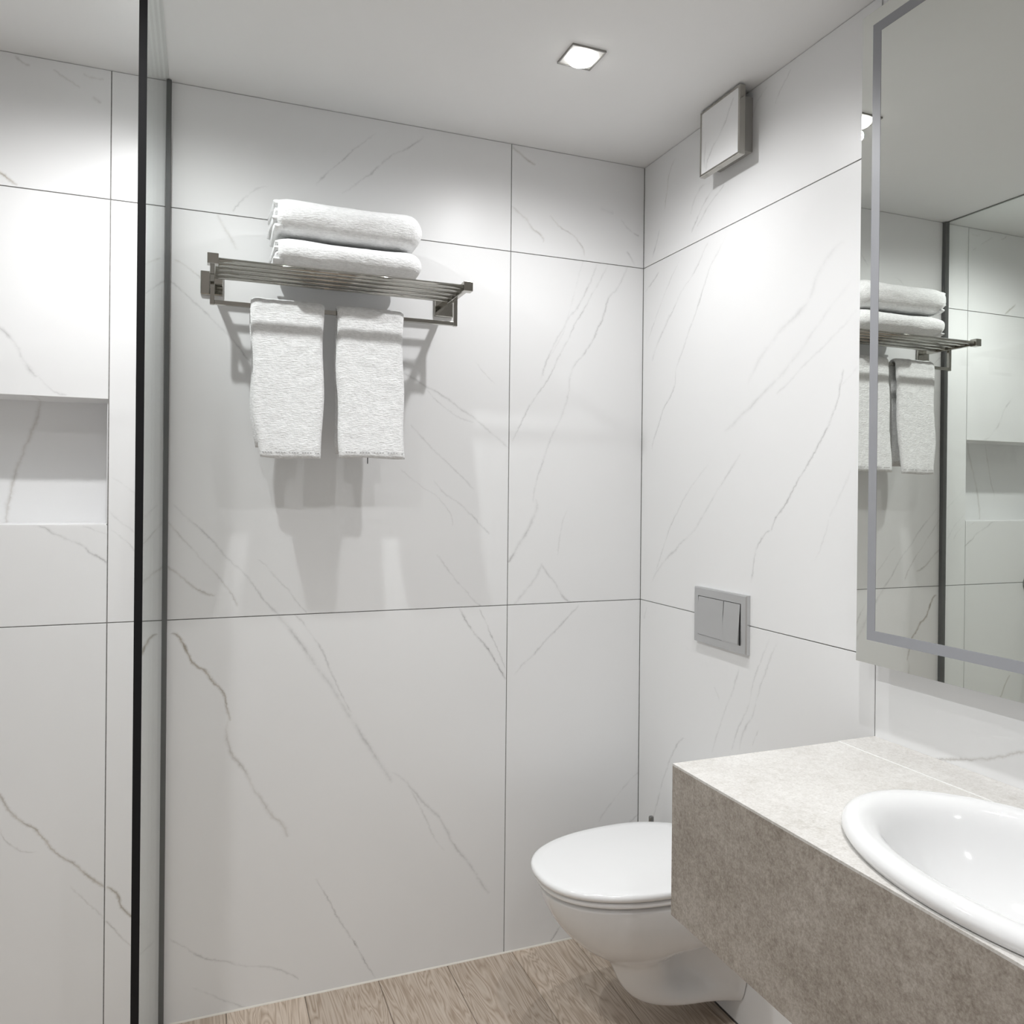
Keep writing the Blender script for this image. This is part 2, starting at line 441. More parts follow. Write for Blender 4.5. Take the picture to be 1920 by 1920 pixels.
# marble veins: tile, width in mm, strength, brownness, points in the tile plane (m)
VEINS = [
    ('A10', 5, 0.95, 0.75, [(-1.306, 0.953), (-1.28, 0.93), (-1.264, 0.898), (-1.257, 0.879), (-1.228, 0.855), (-1.206, 0.825), (-1.187, 0.801), (-1.178, 0.767), (-1.166, 0.727)]),
    ('A10', 7, 0.45, 0.5, [(-1.166, 0.737), (-1.175, 0.699), (-1.168, 0.659), (-1.131, 0.592), (-1.109, 0.545), (-1.093, 0.528), (-1.066, 0.475), (-1.042, 0.452), (-1.027, 0.415)]),
    ('A10', 9, 0.45, 0.2, [(-1.076, 1.004), (-1.032, 0.958), (-0.998, 0.911), (-0.963, 0.854), (-0.918, 0.785), (-0.867, 0.704), (-0.825, 0.633), (-0.772, 0.549), (-0.756, 0.521)]),
    ('A10', 6, 0.42, 0.2, [(-0.772, 0.549), (-0.724, 0.523), (-0.675, 0.464), (-0.62, 0.403), (-0.574, 0.316), (-0.546, 0.284), (-0.511, 0.225), (-0.476, 0.175)]),
    ('A10', 4, 0.4, 0.2, [(-1.033, 0.998), (-0.989, 0.956), (-0.959, 0.914), (-0.908, 0.799), (-0.867, 0.719)]),
    ('A10', 4, 0.28, 0.3, [(-0.708, 0.5), (-0.669, 0.426), (-0.636, 0.352), (-0.608, 0.316)]),
    ('A10', 4.5, 0.8, 0.05, [(-0.576, 0.983), (-0.529, 0.911), (-0.483, 0.854), (-0.453, 0.808), (-0.43, 0.774)]),
    ('A10', 3, 0.5, 0.05, [(-0.513, 0.98), (-0.477, 0.902), (-0.433, 0.806)]),
    ('A10', 3.5, 0.6, 0.0, [(-0.956, 0.299), (-0.928, 0.249), (-0.892, 0.176), (-0.856, 0.118), (-0.825, 0.055), (-0.796, 0.005)]),
    ('A10', 4, 0.5, 0.15, [(-1.304, 0.213), (-1.269, 0.184), (-1.234, 0.153), (-1.193, 0.135), (-1.138, 0.112), (-1.044, 0.08), (-0.995, 0.045)]),
    ('A10', 3.5, 0.4, 0.1, [(-1.251, 0.08), (-1.205, 0.05), (-1.158, 0.023), (-1.122, 0.002)]),
    ('A20', 5, 0.75, 0.8, [(-1.684, 0.639), (-1.659, 0.602), (-1.637, 0.562), (-1.616, 0.539), (-1.581, 0.51), (-1.548, 0.457), (-1.505, 0.42), (-1.478, 0.39), (-1.455, 0.368), (-1.442, 0.36)]),
    ('A10', 5, 0.75, 0.8, [(-1.442, 0.36), (-1.418, 0.339), (-1.407, 0.306), (-1.375, 0.269), (-1.342, 0.232)]),
    ('A20', 3, 0.3, 0.4, [(-1.658, 0.528), (-1.633, 0.485), (-1.585, 0.465)]),
    ('A20', 3, 0.3, 0.4, [(-1.518, 0.377), (-1.482, 0.33), (-1.455, 0.299), (-1.441, 0.281)]),
    ('A10', 3.5, 0.45, 0.4, [(-1.441, 0.281), (-1.432, 0.269), (-1.403, 0.228), (-1.374, 0.195), (-1.342, 0.179)]),
    ('A11', 4, 0.42, 0.3, [(-1.322, 1.812), (-1.269, 1.768), (-1.224, 1.729), (-1.184, 1.69), (-1.133, 1.631), (-1.076, 1.581)]),
    ('A11', 5, 0.42, 0.15, [(-0.788, 1.66), (-0.741, 1.627), (-0.681, 1.592), (-0.626, 1.566), (-0.535, 1.506), (-0.43, 1.428)]),
    ('A11', 3, 0.3, 0.1, [(-0.675, 1.584), (-0.615, 1.529), (-0.535, 1.495)]),
    ('A11', 3.5, 0.45, 0.1, [(-0.718, 1.482), (-0.652, 1.421), (-0.596, 1.369), (-0.533, 1.311)]),
    ('A11', 3, 0.3, 0.1, [(-0.743, 1.366), (-0.695, 1.325), (-0.623, 1.273), (-0.595, 1.209)]),
    ('A11', 3.5, 0.4, 0.1, [(-0.651, 1.336), (-0.629, 1.31), (-0.578, 1.273), (-0.533, 1.23), (-0.486, 1.186)]),
    ('A11', 3.5, 0.4, 0.1, [(-0.638, 1.135), (-0.605, 1.086), (-0.559, 1.031), (-0.513, 0.986), (-0.484, 0.968)]),
    ('A11', 4.5, 0.55, 0.3, [(-1.309, 1.274), (-1.265, 1.226), (-1.22, 1.183), (-1.183, 1.139), (-1.142, 1.095), (-1.109, 1.055), (-1.08, 1.014), (-1.052, 0.984)]),
    ('A11', 4, 0.35, 0.4, [(-1.321, 1.227), (-1.269, 1.169), (-1.233, 1.126), (-1.201, 1.087), (-1.173, 1.052), (-1.15, 1.012)]),
    ('A11', 4, 0.45, 0.6, [(-1.321, 1.118), (-1.277, 1.084), (-1.25, 1.06), (-1.205, 1.041)]),
    ('A11', 3, 0.35, 0.15, [(-1.11, 1.128), (-1.091, 1.118), (-1.062, 1.083), (-1.023, 1.037), (-0.984, 0.985)]),
    ('A11', 3, 0.35, 0.5, [(-1.305, 1.861), (-1.288, 1.851), (-1.261, 1.831), (-1.243, 1.818)]),
    ('A11', 2.5, 0.25, 0.1, [(-0.537, 1.668), (-0.508, 1.637), (-0.473, 1.607)]),
    ('A12', 3.5, 0.5, 0.1, [(-0.686, 2.27), (-0.723, 2.231), (-0.776, 2.196), (-0.828, 2.146), (-0.906, 2.078)]),
    ('A12', 3, 0.35, 0.2, [(-0.812, 2.254), (-0.866, 2.205), (-0.907, 2.161), (-0.943, 2.127), (-0.97, 2.087)]),
    ('A12', 3.5, 0.35, 0.3, [(-1.084, 2.07), (-1.123, 2.055), (-1.148, 2.029), (-1.173, 1.994)]),
    ('A11', 6, 0.25, 0.6, [(-1.21, 1.983), (-1.193, 1.952), (-1.172, 1.919), (-1.159, 1.899)]),
    ('A02', 5, 0.5, 0.7, [(-0.43, 2.278), (-0.398, 2.26), (-0.384, 2.251), (-0.357, 2.242)]),
    ('A02', 5, 0.4, 0.5, [(-0.43, 2.113), (-0.4, 2.093), (-0.382, 2.079), (-0.361, 2.058), (-0.338, 2.042), (-0.332, 2.021)]),
    ('A02', 4, 0.45, 0.4, [(-0.312, 2.103), (-0.275, 2.072), (-0.245, 2.059), (-0.22, 2.041), (-0.198, 2.002)]),
    ('A02', 4, 0.45, 0.2, [(-0.08, 2.12), (-0.054, 2.098), (-0.018, 2.079)]),
    ('A02', 4, 0.35, 0.2, [(-0.06, 2.03), (-0.03, 1.993)]),
    ('A02', 9, 0.15, 0.3, [(-0.153, 2.147), (-0.131, 2.144), (-0.103, 2.137)]),
    ('A01', 3, 0.25, 0.1, [(-0.198, 1.992), (-0.228, 1.9), (-0.257, 1.793), (-0.298, 1.713), (-0.328, 1.657), (-0.336, 1.624)]),
    ('A01', 4, 0.42, 0.05, [(-0.155, 1.992), (-0.179, 1.922), (-0.215, 1.857), (-0.251, 1.805), (-0.299, 1.724), (-0.33, 1.64)]),
    ('A01', 3.5, 0.4, 0.05, [(-0.12, 1.99), (-0.166, 1.901), (-0.221, 1.807), (-0.263, 1.727), (-0.31, 1.636), (-0.368, 1.552), (-0.402, 1.485), (-0.422, 1.447)]),
    ('A01', 4.5, 0.4, 0.05, [(-0.05, 1.995), (-0.085, 1.921), (-0.122, 1.872), (-0.146, 1.803), (-0.201, 1.709), (-0.232, 1.669), (-0.249, 1.591), (-0.272, 1.518), (-0.302, 1.457), (-0.319, 1.407), (-0.342, 1.341), (-0.353, 1.271)]),
    ('A01', 7, 0.6, 0.05, [(-0.347, 1.287), (-0.352, 1.233), (-0.376, 1.19), (-0.404, 1.147), (-0.429, 1.105)]),
    ('A01', 3, 0.25, 0.0, [(-0.245, 1.255), (-0.266, 1.195), (-0.274, 1.118)]),
    ('A01', 6, 0.4, 0.1, [(-0.322, 1.103), (-0.351, 1.054), (-0.385, 1.012), (-0.414, 0.981)]),
    ('A01', 5, 0.4, 0.1, [(-0.331, 1.103), (-0.285, 1.047), (-0.248, 0.996), (-0.218, 0.99)]),
    ('A00', 4, 0.55, 0.05, [(-0.205, 0.977), (-0.25, 0.934), (-0.298, 0.889), (-0.346, 0.84), (-0.377, 0.817), (-0.408, 0.782)]),
    ('A00', 4, 0.25, 0.3, [(0.007, 0.469), (-0.054, 0.418), (-0.118, 0.35), (-0.135, 0.326)]),
    ('A00', 4, 0.35, 0.1, [(0.006, 0.335), (-0.039, 0.305), (-0.074, 0.275)]),
    ('A00', 3.5, 0.5, 0.1, [(-0.246, 0.051), (-0.263, 0.033), (-0.278, 0.016), (-0.288, 0.003), (-0.299, -0.012)]),
    ('A21', 6, 0.55, 0.2, [(-1.684, 1.679), (-1.653, 1.649), (-1.636, 1.628), (-1.625, 1.598), (-1.614, 1.579), (-1.6, 1.562), (-1.589, 1.559)]),
    ('A21', 3.5, 0.3, 0.3, [(-1.591, 1.56), (-1.578, 1.543), (-1.555, 1.524), (-1.533, 1.517)]),
    ('A21', 4.5, 0.65, 0.15, [(-1.62, 1.218), (-1.58, 1.212), (-1.553, 1.195), (-1.53, 1.182), (-1.498, 1.166), (-1.479, 1.15), (-1.458, 1.137), (-1.443, 1.126)]),
    ('A21', 3, 0.35, 0.15, [(-1.498, 1.213), (-1.473, 1.205), (-1.444, 1.194)]),
    ('A11', 3, 0.22, 0.1, [(-1.439, 1.333), (-1.408, 1.31), (-1.376, 1.284), (-1.342, 1.255)]),
    ('A11', 3.5, 0.25, 0.1, [(-1.443, 1.249), (-1.414, 1.223), (-1.383, 1.191), (-1.353, 1.151)]),
    ('A11', 3, 0.25, 0.1, [(-1.438, 1.207), (-1.409, 1.181), (-1.378, 1.146)]),
    ('A22', 5, 0.7, 0.9, [(-1.691, 2.033), (-1.669, 2.015), (-1.658, 2.008), (-1.634, 1.99)]),
    ('A22', 4, 0.4, 0.4, [(-1.642, 2.284), (-1.627, 2.273), (-1.612, 2.265)]),
    ('A22', 4, 0.3, 0.4, [(-1.567, 2.266), (-1.543, 2.253), (-1.51, 2.236)]),
    ('A22', 5, 0.3, 0.4, [(-1.505, 2.272), (-1.481, 2.264), (-1.461, 2.263)]),
    ('A22', 6, 0.25, 0.4, [(-1.485, 2.221), (-1.465, 2.21)]),
    ('B01', 4, 0.45, 0.05, [(-0.407, 1.965), (-0.363, 1.923), (-0.321, 1.878), (-0.278, 1.799), (-0.251, 1.763), (-0.224, 1.72), (-0.186, 1.661), (-0.168, 1.597), (-0.118, 1.547), (-0.087, 1.499), (-0.062, 1.432)]),
    ('B01', 4, 0.35, 0.05, [(-0.332, 1.972), (-0.276, 1.915), (-0.193, 1.856), (-0.124, 1.787), (-0.072, 1.723)]),
    ('B01', 6, 0.4, 0.05, [(-0.144, 1.817), (-0.124, 1.787), (-0.093, 1.754), (-0.051, 1.698)]),
    ('B01', 3, 0.3, 0.05, [(-0.2, 1.968), (-0.122, 1.883), (-0.017, 1.75)]),
    ('B01', 4, 0.6, 0.3, [(-0.087, 1.953), (-0.047, 1.929), (-0.012, 1.911)]),
    ('B01', 10, 0.2, 0.0, [(-0.812, 1.831), (-0.734, 1.786), (-0.7, 1.727), (-0.599, 1.672), (-0.531, 1.615), (-0.502, 1.558)]),
    ('B01', 8, 0.22, 0.0, [(-0.842, 1.755), (-0.759, 1.693), (-0.64, 1.594), (-0.532, 1.531), (-0.404, 1.46)]),
    ('B01', 5, 0.2, 0.0, [(-0.845, 1.683), (-0.819, 1.664), (-0.725, 1.607), (-0.601, 1.537)]),
    ('B01', 3.5, 0.3, 0.05, [(-0.847, 1.564), (-0.816, 1.54), (-0.802, 1.532)]),
    ('B01', 4, 0.7, 0.05, [(-0.81, 1.565), (-0.8, 1.534), (-0.792, 1.503), (-0.773, 1.464), (-0.746, 1.42), (-0.717, 1.383), (-0.681, 1.342), (-0.657, 1.311), (-0.632, 1.276), (-0.599, 1.239), (-0.589, 1.218)]),
    ('B01', 4, 0.65, 0.05, [(-0.586, 1.22), (-0.545, 1.191), (-0.531, 1.162), (-0.524, 1.115), (-0.517, 1.09)]),
    ('B01', 5, 0.3, 0.0, [(-0.475, 1.403), (-0.414, 1.346), (-0.348, 1.281), (-0.297, 1.223), (-0.205, 1.16), (-0.106, 1.086), (-0.064, 1.036)]),
    ('B01', 4, 0.3, 0.0, [(-0.347, 1.383), (-0.203, 1.263), (-0.136, 1.167), (-0.09, 1.079)]),
    ('B01', 3, 0.25, 0.0, [(-0.771, 1.254), (-0.749, 1.194), (-0.732, 1.16)]),
    ('B01', 4, 0.2, 0.0, [(-0.832, 1.359), (-0.798, 1.295), (-0.771, 1.258)]),
    ('B02', 3.5, 0.35, 0.5, [(-0.171, 2.254), (-0.138, 2.219), (-0.125, 2.178), (-0.115, 2.125)]),
    ('B02', 4, 0.5, 0.1, [(-0.088, 2.077), (-0.071, 2.044), (-0.049, 2.004)]),
    ('B02', 4.5, 0.5, 0.1, [(-0.362, 2.111), (-0.317, 2.083), (-0.282, 2.053), (-0.252, 2.016)]),
    ('B02', 4, 0.4, 0.1, [(-0.396, 2.099), (-0.323, 2.06), (-0.276, 2.026)]),
    ('B02', 5, 0.3, 0.1, [(-0.322, 2.126), (-0.275, 2.115), (-0.245, 2.068)]),
    ('B02', 3.5, 0.4, 0.1, [(-0.559, 2.269), (-0.531, 2.257), (-0.502, 2.219), (-0.473, 2.194)]),
    ('B02', 3.5, 0.35, 0.1, [(-0.639, 2.272), (-0.609, 2.242), (-0.587, 2.216)]),
    ('B00', 4, 0.35, 0.0, [(-0.591, 0.975), (-0.562, 0.918), (-0.535, 0.867), (-0.512, 0.791), (-0.479, 0.732), (-0.45, 0.663)]),
    ('B00', 4, 0.4, 0.0, [(-0.617, 0.967), (-0.581, 0.898), (-0.55, 0.831), (-0.527, 0.77), (-0.499, 0.728), (-0.482, 0.67)]),
    ('B00', 4, 0.3, 0.0, [(-0.476, 0.876), (-0.447, 0.806), (-0.417, 0.751), (-0.396, 0.7), (-0.367, 0.632)]),
    ('B00', 4, 0.5, 0.0, [(-0.241, 0.635), (-0.179, 0.567), (-0.147, 0.502), (-0.095, 0.376), (-0.068, 0.31)]),
    ('B00', 3, 0.3, 0.0, [(-0.553, 0.747), (-0.528, 0.7)]),
    ('B00', 4, 0.25, 0.2, [(-0.373, 0.805), (-0.389, 0.79), (-0.395, 0.774)]),
    ('B00', 4, 0.25, 0.0, [(-0.04, 0.969), (-0.023, 0.929)]),
]

# ------------------------------------------------------------------ room shell
ZC, ZL, ZU = 2.289, 0.985, 1.985          # ceiling, lower and upper tile joint
X1, X2 = -0.431, -1.445                   # vertical joints of the towel wall
YJ = -0.9                                 # vertical joint of the toilet wall
XL, YF = -2.30, -3.20                     # far shower wall, wall behind the camera
XG = -1.325                               # plane of the shower screen
NX0, NX1, NZ0, NZ1, ND = -2.065, -1.4475, 1.2156, 1.514, 0.125   # shower niche
J = 0.0012                                # half a joint

# floor of oak planks running towards the towel wall
bm = bmesh.new()
box(bm, XL, 0.0, YF, 0.0, -0.08, -0.004)
floor = struct(mesh('floor', bm, M_GROUT))
PW = 0.191
xs = [-0.7895 + PW * k for k in range(-8, 5)]
plank_mesh = {}
for i, x in enumerate(xs):
    xa, xb = max(x, XL), min(x + PW, 0.0)
    if xb - xa < 0.01:
        continue
    y = 0.0
    first = (0.55, 1.2, 0.85, 0.35, 1.05)[i % 5]
    while y > YF:
        L = first if y == 0.0 else 1.22
        y2 = max(YF, y - L)
        if y - y2 > 0.02:
            key = (round(xb - xa, 3), round(y - y2, 3))
            if key not in plank_mesh:
                b_ = bmesh.new()
                w, l = key
                box(b_, 0.0006, w - 0.0006, -l + 0.0006, -0.0006, -0.010, 0.0)
                bmesh.ops.bevel(b_, geom=[e for e in b_.edges if all(v.co.z > -0.001 for v in e.verts)], offset=0.0012, segments=1, affect='EDGES')
                bmesh.ops.recalc_face_normals(b_, faces=list(b_.faces))
                me = bpy.data.meshes.new('plank'); b_.to_mesh(me); b_.free()
                me.materials.append(M_WOOD)
                plank_mesh[key] = me
            p = bpy.data.objects.new('plank', plank_mesh[key])
            C.objects.link(p); p.parent = floor
            p.location = (xa, y, 0.0)
        y = y2

bm = bmesh.new()
box(bm, XL - 0.1, 0.1, YF - 0.1, 0.2, ZC, ZC + 0.08)
ceiling = struct(mesh('ceiling', bm, M_PAINT))

# tile materials, one per tile position so that the veins of each tile are its own
TILEMAT = {}
for i, key in enumerate(['A00', 'A01', 'A02', 'A10', 'A11', 'A12', 'A20', 'A21', 'A22', 'B00', 'B01', 'B02']):
    vv = [v[1:] for v in VEINS if v[0] == key]
    TILEMAT[key] = marble('marble_tile_' + key.lower(), vv, 'x' if key[0] == 'A' else 'y', i + 1)
TILEMAT['N'] = marble('marble_niche', [(7, .55, .8, [(-1.60, 1.53), (-1.63, 1.42), (-1.66, 1.33), (-1.675, 1.2)]), (4, .35, .5, [(-1.70, 1.53), (-1.72, 1.42), (-1.76, 1.3)])], 'x', 20)
TILEMAT['B1'] = marble('marble_tile_mirror_side', [(4, .5, .7, [(-0.95, 0.80), (-1.10, 0.845), (-1.16, 0.87), (-1.24, 0.91), (-1.33, 0.99)]), (3, .4, .6, [(-1.0, 0.3), (-1.2, 0.42), (-1.4, 0.52)])], 'y', 31)
TILEMAT['L'] = marble('marble_tile_plain', [(4, .4, .2, [(-0.3, 0.2), (-0.6, 0.9), (-0.9, 1.3), (-1.2, 1.9)]), (4, .4, .1, [(-1.4, 0.3), (-1.7, 0.9), (-2.1, 1.4), (-2.4, 2.0)])], 'y', 40)
TILEMAT['F'] = marble('marble_tile_rear', [(4, .4, .2, [(-0.3, 0.2), (-0.6, 0.9), (-0.9, 1.3), (-1.2, 1.9)])], 'x', 41)

# towel wall (y = 0) with the shower niche cut out of its backing
bm = bmesh.new()
T0, T1 = 0.0025, 0.15
box(bm, NX1 + 0.001, 0.15, T0, T1, -0.08, ZC)
box(bm, XL - 0.1, NX0 - 0.001, T0, T1, -0.08, ZC)
box(bm, NX0 - 0.001, NX1 + 0.001, T0, T1, -0.08, NZ0 - 0.001)
box(bm, NX0 - 0.001, NX1 + 0.001, T0, T1, NZ1 + 0.001, ZC)
box(bm, NX0 - 0.001, NX1 + 0.001, ND + 0.006, T1, NZ0 - 0.001, NZ1 + 0.001)
wall_back = struct(mesh('wall_back', bm, M_GROUT))
rows = [(0.0, ZL), (ZL, ZU), (ZU, ZC)]
cols = [(X1, 0.0), (X2, X1), (XL, X2)]
def tileA(xa, xb, za, zb, mat):
    boxobj('tile', xa + J, xb - J, 0.0, 0.006, za + J, zb - J, mat, wall_back, bevel=0.0004, seg=1)
for ci, (xa, xb) in enumerate(cols):
    for ri, (za, zb) in enumerate(rows):
        if (ci, ri) == (2, 1):
            continue
        tileA(xa, xb, max(za, 0.002), zb, TILEMAT['A%d%d' % (ci, ri)])
tileA(XL, X2, ZL, NZ0 + J, TILEMAT['A21'])
tileA(XL, X2, NZ1 - J, ZU, TILEMAT['A21'])
tileA(XL, NX0 + J, NZ0 + J, NZ1 - J, TILEMAT['A21'])
nm = TILEMAT['N']
boxobj('niche_back', NX0, NX1, ND, ND + 0.006, NZ0, NZ1, nm, wall_back)
boxobj('niche_top', NX0, NX1, 0.0065, ND, NZ1 - 0.0, NZ1 + 0.001, nm, wall_back)
boxobj('niche_ledge', NX0, NX1, 0.0003, ND, NZ0 - 0.001, NZ0 + 0.003, nm, wall_back, bevel=0.0008, seg=1)
boxobj('niche_side', NX0 - 0.001, NX0 + 0.001, 0.0065, ND, NZ0 + 0.003, NZ1, nm, wall_back)
boxobj('niche_side', NX1 - 0.001, NX1 + 0.001, 0.0065, ND, NZ0 + 0.003, NZ1, nm, wall_back)

# toilet and mirror wall (x = 0)
bm = bmesh.new()
box(bm, T0, T1, YF - 0.1, 0.0025, -0.08, ZC)
wall_right = struct(mesh('wall_right', bm, M_GROUT))
ycols = [(YJ, 0.0), (YJ - 1.0, YJ), (YF, YJ - 1.0)]
for ci, (ya, yb) in enumerate(ycols):
    for ri, (za, zb) in enumerate(rows):
        m = TILEMAT['B0%d' % ri] if ci == 0 else TILEMAT['B1']
        boxobj('tile', 0.0, 0.006, ya + J, yb - J, max(za, 0.002) + J, zb - J, m, wall_right, bevel=0.0004, seg=1)

# unseen sides of the room
bm = bmesh.new(); box(bm, XL - 0.1, XL, YF - 0.1, 0.0, -0.08, ZC)
wall_left = struct(mesh('wall_left', bm, M_GROUT))
for (ya, yb) in [(-1.0, 0.0), (-2.0, -1.0), (YF, -2.0)]:
    for ri, (za, zb) in enumerate(rows):
        boxobj('tile', XL - 0.003, XL + 0.003, ya + J, yb - J, max(za, 0.002) + J, zb - J, TILEMAT['L'], wall_left, bevel=0.0004, seg=1)
DX0, DX1, DZ = -1.90, -0.85, 2.08          # doorway added behind the camera to let in fill light
bm = bmesh.new()
box(bm, XL - 0.1, DX0, YF - 0.1, YF, -0.08, ZC)
box(bm, DX1, 0.1, YF - 0.1, YF, -0.08, ZC)
box(bm, DX0, DX1, YF - 0.1, YF, DZ, ZC)
wall_front = struct(mesh('wall_front', bm, M_GROUT))
for (xa, xb, za, zb) in [(DX1, 0.0, 0.002, ZL), (DX1, 0.0, ZL, ZU), (DX1, 0.0, ZU, ZC), (DX0, DX1, DZ, ZC), (XL, DX0, 0.002, ZL), (XL, DX0, ZL, ZU), (XL, DX0, ZU, ZC)]:
    boxobj('tile', xa + J, xb - J, YF - 0.003, YF + 0.003, za + J, zb - J, TILEMAT['F'], wall_front, bevel=0.0004, seg=1)
bm = bmesh.new()
for (xa, xb, za, zb) in [(DX0 - 0.04, DX0 + 0.02, 0.0, DZ + 0.04), (DX1 - 0.02, DX1 + 0.04, 0.0, DZ + 0.04), (DX0 + 0.02, DX1 - 0.02, DZ - 0.02, DZ + 0.04)]:
    box(bm, xa, xb, YF - 0.11, YF + 0.015, za, zb)
struct(mesh('fill_door_1', bm, M_WHITEPL), 'white frame of the doorway added for fill light')
pd = bpy.data.lights.new('fill_doorway_portal', 'AREA')  # guides the world fill light through the added doorway
pd.shape = 'RECTANGLE'; pd.size = DX1 - DX0; pd.size_y = DZ; pd.cycles.is_portal = True
po = bpy.data.objects.new('fill_doorway_portal', pd); C.objects.link(po)
po.location = ((DX0 + DX1) / 2, YF - 0.105, DZ / 2); po.rotation_euler = (math.radians(-90), 0, 0)
# cream sealant bead where the towel wall meets the planks
bm = bmesh.new()
loft(bm, [[(x, 0.0, 0.0), (x, -0.0035, 0.0), (x, -0.0022, 0.0022), (x, 0.0, 0.0035)] for x in (XG + 0.016, -0.0)])
struct(mesh('trim_1', bm, M_SILICONE))

# ------------------------------------------------------------------ downlights
LENS = emit_mat('lamp_lens', (1.0, 0.985, 0.96), 7.0)
LENS.cycles.emission_sampling = 'NONE'
M_BEZEL = brushed('bezel_nickel', (0.34, 0.335, 0.32), 0.3)
def downlight(x, y, watts, beam, label):
    t = thing('ceiling_downlight', label, 'downlight', (x, y, ZC), 'recessed ceiling downlights')
    S, I, D = 0.0415, 0.0390, 0.0045
    bm = bmesh.new()
    rings = []
    for (h, z) in ((S, ZC), (S, ZC - D), (I, ZC - D), (I, ZC - 0.0005)):
        rings.append([(x + sx * h, y + sy * h, z) for sx, sy in ((-1, -1), (1, -1), (1, 1), (-1, 1))])
    loft(bm, rings, cap0=False, cap1=False)
    mesh('bezel', bm, M_BEZEL, t)
    bm = bmesh.new()
    box(bm, x - I, x + I, y - I, y + I, ZC - 0.002, ZC)
    mesh('reflector_plate', bm, M_WHITEPL, t)
    bm = bmesh.new()
    prof = [(0.033, ZC - 0.002), (0.0325, ZC - 0.008), (0.029, ZC - 0.012), (0.022, ZC - 0.0155), (0.012, ZC - 0.0175), (0.003, ZC - 0.018)]
    loft(bm, [[(x + r * math.cos(a), y + r * math.sin(a), z) for a in [2 * math.pi * k / 28 for k in range(28)]] for r, z in prof])
    mesh('lens', bm, LENS, t, smooth=True)
    ld = bpy.data.lights.new('downlight_beam', 'SPOT')
    ld.energy = watts
    ld.color = LAMP_COLOR
    ld.spot_size = math.radians(beam)
    ld.spot_blend = 1.0
    ld.shadow_soft_size = 0.014
    lo = bpy.data.objects.new('downlight_beam', ld)
    C.objects.link(lo); lo.parent = t
    lo.location = (x, y, ZC - 0.040)
    place(t)
LAMP_LABELS = ['square recessed ceiling downlight, lit, nearest the toilet corner',
               'square recessed ceiling downlight, lit, above the shower side of the glass screen',
               'square recessed ceiling downlight, lit, above the vanity basin',
               'square recessed ceiling downlight, lit, added for fill in front of the shower entrance',
               'square recessed ceiling downlight, lit, added for fill at the rear of the room']
for (lx, ly, lw, lb), lab in zip(DOWNLIGHTS, LAMP_LABELS):
    downlight(lx, ly, lw, lb, lab)

# ------------------------------------------------------------------ shower screen
YG = -0.795
ss = thing('shower_screen', 'frameless clear glass shower screen with black front edge', 'glass screen', (XG, -0.4, 0.0))
boxobj('glass_pane', XG - 0.005, XG + 0.005, YG, -0.012, 0.006, ZC - 0.004, M_GLASS, ss)
boxobj('dark_edge', XG - 0.0056, XG + 0.0056, YG - 0.004, YG - 0.0003, 0.004, ZC - 0.003, M_BLACK, ss)  # black strip paints the dark internal reflection of the glass edge
boxobj('wall_channel', XG - 0.0062, XG + 0.0108, -0.014, -0.0003, 0.004, ZC - 0.002, M_CHANNEL, ss, bevel=0.001, seg=2)
boxobj('gasket', XG - 0.0082, XG - 0.0063, -0.013, -0.0003, 0.004, ZC - 0.002, M_BLACK, ss)
boxobj('top_seal', XG - 0.0025, XG + 0.0025, YG, -0.014, ZC - 0.0038, ZC - 0.0002, M_RUBBER, ss)
boxobj('bottom_seal', XG - 0.005, XG + 0.005, YG, -0.014, 0.0005, 0.0055, M_RUBBER, ss)
place(ss)
nest(ss, 'gasket', 'wall_channel')

# ------------------------------------------------------------------ extractor fan
FX = -0.052
fy0, fy1, fz0, fz1 = -0.3620, -0.5235, 2.1175, 2.2835
fan = thing('extractor_fan', 'square wall extractor fan with tiled front in a chrome frame under the ceiling', 'extractor fan', (0.0, (fy0 + fy1) / 2, fz0))
bm = bmesh.new()
b0 = 0.0055
prof = [(0.0, FX + 0.0165), (0.0, FX + 0.001), (0.001, FX), (b0, FX), (b0, FX + 0.003), (b0, FX + 0.0165)]
loft(bm, [[(x, fy0 - i, fz0 + i), (x, fy0 - i, fz1 - i), (x, fy1 + i, fz1 - i), (x, fy1 + i, fz0 + i)] for i, x in prof], cap0=False, cap1=True)
mesh('front_frame', bm, M_CHROME, fan)
boxobj('tile_insert', FX + 0.0015, FX + 0.012, fy1 + b0, fy0 - b0, fz0 + b0, fz1 - b0,
       marble('marble_fan_tile', [(4, .5, .1, [(-0.385, 2.12), (-0.41, 2.17), (-0.45, 2.20), (-0.50, 2.262)]), (4, .35, .3, [(-0.385, 2.13), (-0.382, 2.18), (-0.388, 2.2)])], 'y', 51), fan)
boxobj('gap_shade_block', FX + 0.0165, FX + 0.026, fy1 + 0.020, fy0 - 0.020, fz0 + 0.020, fz1 - 0.020, M_SHADE, fan)  # dark block fills the gap behind the frame to paint its shade
boxobj('housing', FX + 0.026, -0.0002, fy1 + 0.016, fy0 - 0.016, fz0 + 0.016, fz1 - 0.016, simple('housing_grey', (0.33, 0.32, 0.30), 0.5), fan, bevel=0.002)
place(fan)
nest(fan, 'tile_insert', 'front_frame')

